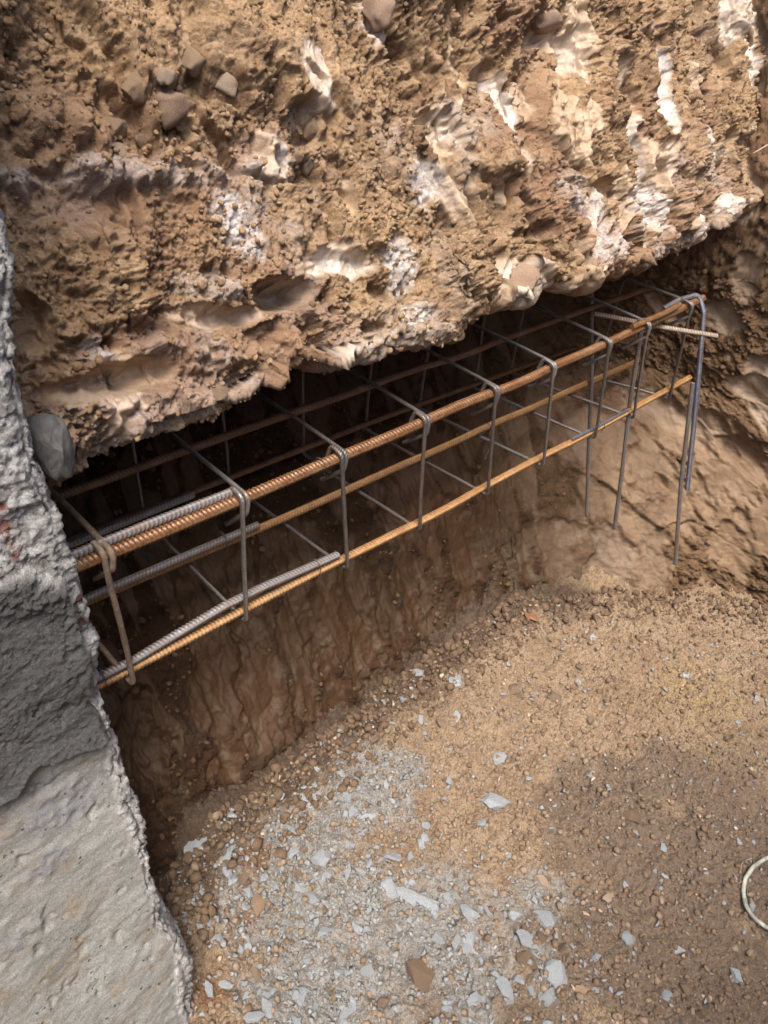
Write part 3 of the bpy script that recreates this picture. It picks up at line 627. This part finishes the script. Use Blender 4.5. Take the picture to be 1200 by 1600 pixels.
# binding wire
def wire_ring(c, r, ax=(1, 0, 0), tails=True):
    ax = Vector(ax).normalized(); q = ax.to_track_quat('X', 'Z'); pts = []
    for k in range(19):
        a = k / 18 * 2 * math.pi * 1.1; v = q @ Vector((.004 * k / 18 - .002, r[0] * math.cos(a), r[1] * math.sin(a))); pts.append(tuple(Vector(c) + v))
    if tails: pts += [tuple(Vector(pts[-1]) + Vector((.004, -.010, -.012))), tuple(Vector(pts[-1]) + Vector((.006, -.012, -.030)))]
    return tube('tie_wire', pts, .0009, .003, 5)
for c, r in (((.455, 0, -.012), (.013, .021)), ((.045, 0, -.014), (.012, .021)), ((.355, .150, -.002), (.012, .020)), ((.447, 0, .224), (.0112, .0112)), ((1.30, 0, .228), (.0112, .0112)), ((1.45, 0, .236), (.012, .014)), ((1.37, .0, -.024), (.01, .012)), ((1.10, .15, -.016), (.010, .010)), ((1.48, .0, -.022), (.01, .012))):
    part('tie_wire', wire_ring(c, r), M_WIRE, cage)
part('tie_wire', tube('tie_wire', [(1.10, .14, -.02), (1.09, .12, -.05), (1.06, .11, -.075), (1.05, .10, -.06)], .0008, .004, 5, .01), M_WIRE, cage)
part('lap_bar', tube('lap_bar', [(1.24, -.002, -.016), (1.33, -.003, -.016), (1.48, -.003, -.013)], .0034, .0015, 10, 0, .0009, .006, .9), M_BLUE, cage, 'short blue-grey bar tied along the bottom front bar')
part('lap_bar', tube('lap_bar', [(1.35, -.002, .250), (1.48, -.006, .257), (1.55, -.004, .262)], .0062, .0015, 10, 0, .0009, .006, .9), M_RUST_DARK, cage, 'short rusty bar tied on top of the top front bar')

# starter bars standing out of the concrete (they belong to it)
part('starter_bar', tube('starter_bar', [(-.08, .001, -.010), (.036, .001, -.010), (.10, .001, -.011), (.155, .001, -.004), (.26, -.001, .010), (.34, .001, .006), (.507, .002, -.009)], .0066, .0011, 14, 0, .0014, .0066, .9, phase=.4), M_STARTER, conc, 'grey starter bar lying on the bottom front bar')
part('starter_bar', tube('starter_bar', [(-.08, .010, .232), (.15, .012, .231), (.287, .011, .229)], .0066, .0011, 14, 0, .0014, .0068, .9, phase=1.2), M_STARTER, conc, 'grey starter bar behind the top front bar')
part('starter_bar', tube('starter_bar', [(-.08, .150, .002), (.15, .150, .001), (.430, .145, .001)], .0066, .0012, 12, 0, .0013, .0066, .9, phase=2.2), M_STARTER, conc, 'grey starter bar lying on the middle bottom bar')
part('starter_bar', tube('starter_bar', [(-.08, .29, -.005), (.12, .29, -.002), (.38, .292, .0)], .0074, .0014, 12, 0, .0011, .0066, .9, phase=3.), M_STARTER, conc, 'grey starter bar deep in the hollow')

# loose bars hooked over the far end of the cage
def loose(name, pts, r, mat, label, cat='steel bar', corner=.02, **k):
    o = link(name, tube(name, pts, r, .0014, 12, corner, **k), mat); return tag(o, label, cat, 'loose bars at the far end of the cage')
loose('hooked_bar', [(1.545, .030, .238), (1.60, .026, .250), (1.660, .006, .262), (1.660, -.024, .225), (1.656, -.10, -.005), (1.652, -.172, -.239)], .0064, M_BLUE, 'bluish ribbed steel bar bent over the far end of the top front bar', corner=.016, rib=.0009, pitch=.0062)
loose('leaning_bar', [(1.652, -.070, .05), (1.644, -.150, -.22), (1.640, -.235, -.470)], .0056, M_STEEL, 'straight ribbed bar whose foot reaches lowest, behind the bluish bent bar', corner=0, rib=.0008, pitch=.006)
loose('hanging_bar', [(1.50, .050, .215), (1.50, .008, .0), (1.50, -.034, -.17), (1.50, -.080, -.375)], .0056, M_STEEL, 'long plain steel bar hanging through the cage left of the bluish bar', corner=0, rib=.0004, pitch=.006)
loose('hanging_bar', [(1.50, .210, .225), (1.50, .13, -.0), (1.50, .082, -.168), (1.50, .012, -.39)], .0052, M_STEEL, 'thin steel bar hanging in shade behind the cage, leftmost of the hanging bars', corner=0, rib=.0004, pitch=.006)
loose('stub_bar', [(1.42, .14, .208), (1.455, .10, .206), (1.522, .006, .205), (1.605, -.099, .207)], .0056, M_TANBAR, 'short pale steel bar end sticking out sideways under the top front bar', corner=.0, rib=.0010, pitch=.0066)

# ------------------------------------------------------------------ stones, chips, crumbs
def chunk(name, seed, flat=.6, elong=1.3, npts=16, sub=False):
    r_ = random.Random(seed); bm = bmesh.new()
    for _ in range(npts):
        v = Vector((r_.gauss(0, 1), r_.gauss(0, 1), r_.gauss(0, 1))).normalized() * (.8 + .35 * r_.random()); bm.verts.new((v.x * elong * .5, v.y * .5, v.z * .5 * flat))
    g = bmesh.ops.convex_hull(bm, input=bm.verts)
    bmesh.ops.delete(bm, geom=[e for e in g['geom_interior'] if isinstance(e, bmesh.types.BMVert)], context='VERTS')
    if sub:
        bmesh.ops.subdivide_edges(bm, edges=bm.edges[:], cuts=1, use_grid_fill=False); bmesh.ops.triangulate(bm, faces=bm.faces[:])
        for v in bm.verts: v.co *= 1 + .05 * r_.uniform(-1, 1)
    bmesh.ops.recalc_face_normals(bm, faces=bm.faces)
    me = bpy.data.meshes.new(name); bm.to_mesh(me); bm.free()
    return me
def place(o, loc, size, rot): o.location = loc; o.scale = (size,) * 3 if not hasattr(size, '__len__') else size; o.rotation_euler = rot

# a lump of old grey concrete left between the cast end and the bank
for k, (u, v, a_, b_) in enumerate(((80, 700, 60, 125),)):
    p = on_y(u, v, -.035); mp = mpp(p); me = chunk('concrete_lump', 940 + k, .8, 1., 70, True); bmm = bmesh.new(); bmm.from_mesh(me); bmesh.ops.subdivide_edges(bmm, edges=bmm.edges[:], cuts=2, use_grid_fill=True)
    co = np.array([tuple(q.co) for q in bmm.verts]); nn = fbm(co, 5, 5, 960 + k, .7) * .14
    for q, dd in zip(bmm.verts, nn): q.co *= 1 + float(dd)
    bmm.to_mesh(me); bmm.free()
    for pl in me.polygons: pl.use_smooth = True
    for nm, v_ in (('mortar', .45), ('broken', .0), ('stain', 0.)): attr(me, nm, np.full(len(me.vertices), v_))
    o = link('concrete_lump', me, M_CONC, conc); place(o, Vector(p) - conc.location, (a_ * mp * 1.1, .05, b_ * mp * 1.2), (R(-10), R(-8), 0))
# stones bedded in the bank (parts of it)
flatV = BV.reshape(-1, 3)
def bank_at(u, v):
    d = ray(u, v); sub = BV[::2, ::2].reshape(-1, 3); rel = sub - CAM; t = rel @ d / (d @ d); e = np.linalg.norm(rel - t[:, None] * d, axis=1) / np.maximum(t, .2)
    return sub[int(np.argmin(e + (t < .3) * 9))]
for k, (u, v, a, b, ang, mat, lab, proud) in enumerate([
        (269, 172, 62, 84, -12, M_PINKST, 'large smooth brown stone', .4), (180, 237, 40, 38, 0, M_PALEST, 'small pale stone on the ledge', .6), (213, 143, 46, 56, 5, M_TANST, 'tan stone left of the large one', .2),
        (257, 119, 40, 30, 0, M_PALEST, 'pale stone above the large one', .4), (297, 92, 56, 70, 15, M_TANST, 'big angular stone at the top', .2), (352, 128, 50, 34, 35, M_PALEST, 'pale wedge-shaped stone', .2),
        (218, 222, 20, 44, -25, M_PINKST, 'thin slanting stone', .3), (484, 205, 34, 50, -10, M_TANST, None, .2), (478, 258, 24, 36, 15, M_PALEST, None, .3), (462, 245, 20, 26, 0, M_TANST, None, .2),
        (588, 18, 62, 64, 10, M_PINKST, 'smooth pinkish stone at the upper edge', .3), (180, 200, 44, 40, 20, M_TANST, None, .1), (848, 30, 60, 46, 10, M_PINKST, 'dark reddish stone', .0), (545, 202, 22, 16, 0, M_TANST, None, .3),
        (1072, 345, 48, 56, 10, M_PALEST, None, .0), (815, 432, 70, 60, 0, M_PINKST, None, -.1), (905, 420, 40, 30, 0, M_TANST, None, .0), (340, 610, 44, 26, -15, M_TANST, None, .1), (300, 590, 40, 30, 0, M_TANST, None, .0),
        (1100, 105, 30, 36, 0, M_TANST, None, .0), (700, 350, 24, 30, 0, M_PALEST, None, .1), (610, 640 - 100, 40, 30, 0, M_PINKST, None, -.1)]):
    p = bank_at(u, v); mp = mpp(p); me = chunk('stone', 900 + k, .9, 1., 22, True); me.materials.append(mat); bmm = bmesh.new(); bmm.from_mesh(me); bmesh.ops.subdivide_edges(bmm, edges=bmm.edges[:], cuts=1, use_grid_fill=True)
    co = np.array([tuple(q.co) for q in bmm.verts]); nn = fbm(co, 4, 4, 980 + k, .65) * .16
    for q, dd in zip(bmm.verts, nn): q.co *= 1 + float(dd)
    bmm.to_mesh(me); bmm.free()
    for pl in me.polygons: pl.use_smooth = True
    o = link('stone', me, None, bank); place(o, Vector(p) + Vector((0, -.3, .05)) * (b * mp * .5 * (proud + .05)), (a * mp, a * mp * .9, b * mp), (R(12), R(ang), R(rng.uniform(-20, 20))))
    if lab: o['label'] = lab

def scatter_mesh(name, C, size, rots, base_faces, base_v, mat, jitter=.25):
    n, k = len(C), len(base_v); V = base_v[None] * (1 + rng.uniform(-jitter, jitter, (n, k, 1)))
    a = rots; ca, sa = np.cos(a), np.sin(a)
    def rot(V, i, j, t):
        c, s_ = np.cos(t)[:, None], np.sin(t)[:, None]; x, y = V[:, :, i].copy(), V[:, :, j].copy(); V[:, :, i] = x * c - y * s_; V[:, :, j] = x * s_ + y * c
    V = V * (rng.uniform(.55, 1.35, (n, 1, 3))); rot(V, 0, 1, rng.uniform(0, 6.3, n)); rot(V, 1, 2, rng.uniform(-a, a, n)); rot(V, 0, 2, rng.uniform(-a, a, n))
    V = V * size[:, None, None] + C[:, None, :]
    F = base_faces[None] + (np.arange(n) * k)[:, None, None]
    return mesh_np(name, V.reshape(-1, 3), F.reshape(-1, 3), False)
CK = chunk('b', 5, .55, 1.25, 11); bm = bmesh.new(); bm.from_mesh(CK); bmesh.ops.triangulate(bm, faces=bm.faces[:]); bm.verts.ensure_lookup_table(); SH_V = np.array([v.co for v in bm.verts]); SH_F = np.array([[v.index for v in f.verts] for f in bm.faces]); bm.free(); bpy.data.meshes.remove(CK)
bm = bmesh.new(); bmesh.ops.create_icosphere(bm, subdivisions=1, radius=.5); ICO_V = np.array([v.co for v in bm.verts]); ICO_F = np.array([[v.index for v in f.verts] for f in bm.faces]); bm.free()

# crumbs clinging to the bank and the clay
ii = rng.integers(120, BV.shape[0] - 30, 26000); jj = rng.integers(40, BNF + 20, 26000)
keep = (BS[ii, jj] < .25) & (noise(BV[ii, jj], 13, 400) + rng.normal(0, .35, len(ii)) > 0.0); ii, jj = ii[keep][:11000], jj[keep][:11000]
sz = .0025 + .009 * rng.random(len(ii)) ** 4
me = scatter_mesh('crumbs', BV[ii, jj] + BN[ii, jj] * (sz * .2)[:, None], sz, 3.0, ICO_F, ICO_V, None)
for nm in ('smooth', 'white', 'tint'): attr(me, nm, np.zeros(len(me.vertices)))
o = link('soil_crumbs', me, M_BANK, bank); o['kind'] = 'stuff'
vis = np.nonzero((CS < .3) & (CV[:, 0] > .05) & (CV[:, 0] < 2.1) & (CV[:, 2] < .7) & (CV[:, 1] > -1))[0]
ck = rng.choice(vis, 5000); sz = .003 + .012 * rng.random(len(ck)) ** 4
me = scatter_mesh('crumbs', CV[ck] + CN[ck] * (sz * .25)[:, None], sz, 3.0, ICO_F, ICO_V, None)
for nm in ('smooth', 'white', 'tint'): attr(me, nm, np.zeros(len(me.vertices)))
o = link('soil_crumbs', me, M_CLAY, clay); o['kind'] = 'stuff'

# loose gravel and small clods on the pit floor
def inside(x, y): return y < float(np.interp(x, [-1, 0, .2, .7, 1.24, 1.6, 1.88, 2.14, 2.4], [-.10, -.08, -.04, .02, .02, -.18, -.47, -.95, -1.6])) - .01
pts = []
while len(pts) < 26000:
    x, y = rng.uniform(-.05, 2.0, 400), rng.uniform(-1.1, .05, 400); gg = blobs(x, y, GREY)
    pts += [(x[i], y[i]) for i in range(400) if inside(x[i], y[i]) and rng.random() < .45 + .55 * gg[i]]
pts = np.array(pts); g = blobs(pts[:, 0], pts[:, 1], GREY); b_ = blobs(pts[:, 0], pts[:, 1], BROWN); u_ = rng.random(len(pts))
kind = np.where(u_ < .12 + .62 * g, 0, np.where(u_ < .12 + .62 * g + .025, 1, np.where(rng.random(len(pts)) < .25 + .7 * b_, 2, 3)))
for kk, (nm, mt_) in enumerate((('grey_gravel', M_GRIT), ('pale_gravel', M_PALEST), ('brown_clods', M_CLOD), ('ochre_clods', M_OCHRE))):
    q = pts[kind == kk]; sz = (.0024 + .0115 * rng.random(len(q)) ** 2.8) if kk < 2 else (.0028 + .013 * rng.random(len(q)) ** 4)
    C_ = np.array([(x, y, GZ(x, y)) for x, y in q]); C_[:, 2] += sz * .15
    me = scatter_mesh(nm, C_, sz, .6 if kk < 2 else 3., SH_F if kk < 2 else ICO_F, SH_V if kk < 2 else ICO_V, None, .3)
    tag(link(nm, me, mt_), {'grey_gravel': 'fine grey concrete grit strewn over the pit floor', 'pale_gravel': 'tiny pale grit strewn over the pit floor', 'brown_clods': 'dark brown soil crumbs strewn over the pit floor', 'ochre_clods': 'ochre soil crumbs strewn over the pit floor'}[nm], 'gravel', kind='stuff')

n = 2600; x = rng.uniform(-.02, 2.0, n); ft = np.interp(x, [-1, 0, .2, .7, 1.24, 1.6, 1.88, 2.14, 2.4], [-.10, -.08, -.04, .02, .02, -.18, -.47, -.95, -1.6])
y = ft - .005 - .13 * rng.random(n) ** 1.7; sz = .004 + .020 * rng.random(n) ** 3
C_ = np.array([(a, b, GZ(a, b)) for a, b in zip(x, y)]); C_[:, 2] += sz * .2
tag(link('wall_foot_clods', scatter_mesh('wall_foot_clods', C_, sz, 3., ICO_F, ICO_V, None, .35), M_DAMP), 'crumbled brown soil piled along the foot of the clay wall', 'gravel', kind='stuff')
# concrete fragments: single pieces
CH = [chunk('concrete_fragment', 40 + k, .5, 1.1 + .2 * (k % 3), 12 + k % 5, k % 2 == 0) for k in range(12)]
for c in CH: c.materials.append(M_CHIP)
CHB = [chunk('concrete_fragment', 80 + k, .6, 1.0, 18, True) for k in range(6)]
for c in CHB: c.materials.append(M_CHIP)
def frag(u, v, a, b, ang, label, name='concrete_fragment', mat=None, cat='concrete chunk', k=0, flat=.7, group=None):
    p = on_z(u, v, FZ + .005); z = GZ(p[0], p[1]); mp = mpp(p)
    if mat is None: me = CHB[k % 6]
    else: me = chunk(name, 600 + k, .6, 1., 14, True); me.materials.append(mat)
    o = link(name, me); s_ = 1.15
    # on the ground: b is seen foreshortened
    place(o, (p[0], p[1], z + min(a, b) * mp * .16), (a * mp * s_, b * mp * s_ * 1.35, min(a, b) * mp * flat * 1.6), (R(rng.uniform(-18, 18)), R(rng.uniform(-18, 18)), R(ang)))
    tag(o, label, cat, group); return o
BIG = [(655, 1400, 34, 66, 30, 'largest elongated grey concrete slab in the cluster of rubble'), (773, 1252, 30, 42, 40, 'rounded oblong grey lump lying alone on the orange soil'),
       (857, 1433, 36, 38, 0, 'grey concrete plate with a rust-coloured spot at its middle'), (868, 1522, 42, 30, -10, 'broad pale grey chunk nearest the lower edge of the rubble'),
       (735, 1457, 34, 22, -10, 'grey flake just right of the largest slab, upper of two touching'), (732, 1475, 26, 18, 0, 'grey flake tucked under another right of the largest slab'),
       (735, 1423, 26, 26, 10, 'squarish grey flake right of the largest slab'), (822, 1472, 24, 34, 20, 'narrow grey wedge leaning against a brown stone'),
       (983, 1467, 26, 22, 0, 'grey stone standing apart at the edge of the dark soil'), (502, 1342, 30, 22, 20, 'pale flake at the upper left of the grey rubble'),
       (660, 1312, 24, 14, 10, 'thin flat grey flake above the largest slab'), (780, 1182, 26, 18, 15, 'pointed grey flake far back on the orange soil'),
       (480, 1258, 14, 30, 5, 'upright grey sliver by the wall foot at the left'), (540, 1240, 34, 28, -15, 'broad grey flake near the foot of the clay wall'),
       (700, 1400, 30, 22, -20, 'grey flake touching the largest slab on its right'), (610, 1385, 28, 30, 0, 'grey slab left above the largest slab'),
       (1150, 1524, 22, 22, 0, 'round whitish stone lying by the lower right edge'), (927, 1202, 14, 8, 0, 'small white flat chip on the far dark soil'),
       (925, 1000, 18, 9, 0, 'bluish grey flat chip below the far clay wall'), (918, 987, 16, 8, 20, 'pale chip just behind a bluish one below the far wall'),
       (905, 1064, 12, 12, 0, 'small light grey chip alone in the middle of the orange soil'), (488, 1400, 20, 22, 0, 'bluish grey rounded stone left of the rubble'), (710, 1065, 44, 22, 0, 'dark bluish grey patch of concrete at the wall foot'),
       (560, 1450, 14, 24, 10, 'slim grey shard left of the largest slab')]
for k, t in enumerate(BIG): frag(t[0], t[1], t[2] * .85, t[3] * .8, *t[4:], k=k)
frag(828, 970, 26, 16, 40, 'flat rust-brown brick chip below the dark clay wall', 'brick_chip', stone_material('rust_brick', (.33, .14, .06), (.40, .2, .09), (.2, .1, .05)), 'brick chip', 1, .4)
for k, t in enumerate([(400, 1412, 28, 26, 0, 'reddish brown stone in the grey grit left of the rubble', M_TANST), (382, 1380, 24, 20, 0, 'ochre stone above a reddish one at the left', M_OCHRE), (825, 1500, 28, 22, 0, 'dark brown clod between pale chunks at the bottom', M_CLOD),
                       (912, 1548, 28, 20, 10, 'pinkish stone below the broad pale chunk', M_PINKST), (845, 1378, 20, 22, 0, 'cream stone above the plate with the rust spot', M_PALEST), (950, 1400, 20, 12, 0, 'small cream stone on the dark soil right of the rubble', M_PALEST),
                       (870, 1085, 20, 18, 0, 'ochre clod on the far orange soil', M_OCHRE), (985, 1272, 26, 26, 0, 'round brown clod embedded in the dark soil', M_CLOD), (400, 1585 - 60, 20, 18, 0, 'small ochre stone at the lower left of the floor', M_OCHRE),
                       (655, 1520, 50, 40, 0, 'broad brown clod at the lower middle of the floor', M_CLOD), (800, 1075, 26, 18, 0, 'tan lump near the foot of the wall', M_OCHRE), (690, 1130, 20, 16, 0, 'orange-brown lump among grey chips at the wall foot', M_OCHRE)]):
    frag(t[0], t[1], t[2], t[3], t[4], t[5], 'stone', t[6], 'stone', 20 + k)
# the rust-coloured spot on the plate, a chip of aggregate
n_small = 0; tries = 0
while n_small < 235 and tries < 20000:
    tries += 1; u, v = rng.uniform(250, 1190), rng.uniform(1000, 1600); p = on_z(u, v, FZ)
    dens = float(blobs(p[:1], p[1:2], GREY)[0]); dens = .06 + .94 * dens * (.35 + .65 * (noise(p[None], 11, 500)[0] > 0))
    if not inside(p[0], p[1]) or p[0] < -.03 or rng.random() > dens: continue
    o = link('concrete_fragment', CH[n_small % 12]); s_ = .010 + .019 * rng.random() ** 2.2
    place(o, (p[0], p[1], GZ(p[0], p[1]) + s_ * .18), (s_ * rng.uniform(.8, 1.4), s_ * rng.uniform(.7, 1.2), s_), (R(rng.uniform(-25, 25)), R(rng.uniform(-25, 25)), rng.uniform(0, 6.3)))
    zn = 'on the dark brown soil at the right' if float(blobs(p[:1], p[1:2], BROWN)[0]) > .45 else ('close to the foot of the clay wall' if not inside(p[0], p[1] + .14) else ('in the grey rubble at the lower left' if float(blobs(p[:1], p[1:2], GREY)[0]) > .5 else 'on the open orange soil'))
    tag(o, 'small angular grey concrete chip lying ' + zn, 'concrete chip', 'small grey concrete chips ' + zn); n_small += 1
for k in range(70):
    while True:
        u, v = rng.uniform(250, 1190), rng.uniform(980, 1590); p = on_z(u, v, FZ)
        if inside(p[0], p[1]) and p[0] > 0: break
    br_ = float(blobs(p[:1], p[1:2], BROWN)[0]) > .4
    me = chunk('clod', 700 + k % 8, .75, 1.1, 14, True) if k < 8 else None
    if k < 8: CHB.append(me)
    me = CHB[6 + k % 8].copy() if False else CHB[6 + k % 8]
    o = link('soil_clod', me); s_ = .012 + .018 * rng.random() ** 2
    if not me.materials: me.materials.append(M_CLOD)
    o.material_slots[0].link = 'OBJECT'; o.material_slots[0].material = M_CLOD if br_ else M_OCHRE
    place(o, (p[0], p[1], GZ(p[0], p[1]) + s_ * .08), s_, (rng.uniform(0, 6), rng.uniform(0, 6), rng.uniform(0, 6)))
    tag(o, 'small crumbly lump of %s soil lying on the pit floor' % ('dark brown' if br_ else 'ochre'), 'soil clod', 'dark clods on the pit floor' if br_ else 'ochre clods on the pit floor')

# cable loop on the floor at the right, twigs
def on_floor(u, v, up=.006):
    p = on_z(u, v, FZ + up); return (p[0], p[1], GZ(p[0], p[1]) + up)
n = NT('dirty_cable'); k_ = n.mix(n.rng(n.noise(60, 4), .45, .6), (.33, .33, .26), (.17, .165, .14)); M_CABLE = n.out(n.mix(n.rng(n.noise(25, 3), .56, .66), k_, (.42, .40, .33)), .6)
pts = [on_floor(u, v, .009) for u, v in ((1250, 1350), (1215, 1340), (1190, 1347), (1172, 1360), (1160, 1378), (1157, 1398), (1161, 1420), (1172, 1437), (1188, 1450), (1210, 1463), (1250, 1470))]
zc = np.mean([p[2] for p in pts]); pts = [(p[0], p[1], zc + .004) for p in pts]
tag(link('cable_loop', tube('cable', pts, 0.0045, .004, 12, .03), M_CABLE), 'curved dirty grey cable lying on dark soil at the right edge', 'cable')
M_TWIG = stone_material('dry_root', (.40, .28, .18), (.3, .2, .12), (.5, .4, .3))
tag(link('dry_root', tube('root', [on_floor(1153, 1368, .004), on_floor(1157, 1350, .008), on_floor(1172, 1344, .004)], .0011, .004, 5, .01), M_TWIG), 'thin curled pale root beside the cable', 'root')
tag(link('dry_root', tube('root', [on_floor(960, 1244, .004), on_floor(1000, 1236, .006), on_floor(1040, 1222, .004)], .0014, .004, 5, .01), stone_material('dark_root', (.12, .08, .05), (.1, .07, .04), (.15, .1, .06))), 'thin dark root lying across the brown soil', 'root')
P0 = bank_at(1170, 120)
tag(link('straw', tube('straw', [tuple(on_y(1176, 240, -.04)), tuple(on_y(1200, 226, -.05)), tuple(on_y(1225, 218, -.06))], .0016, .004, 5), M_TWIG), 'short pale straw sticking out at the upper right', 'straw')
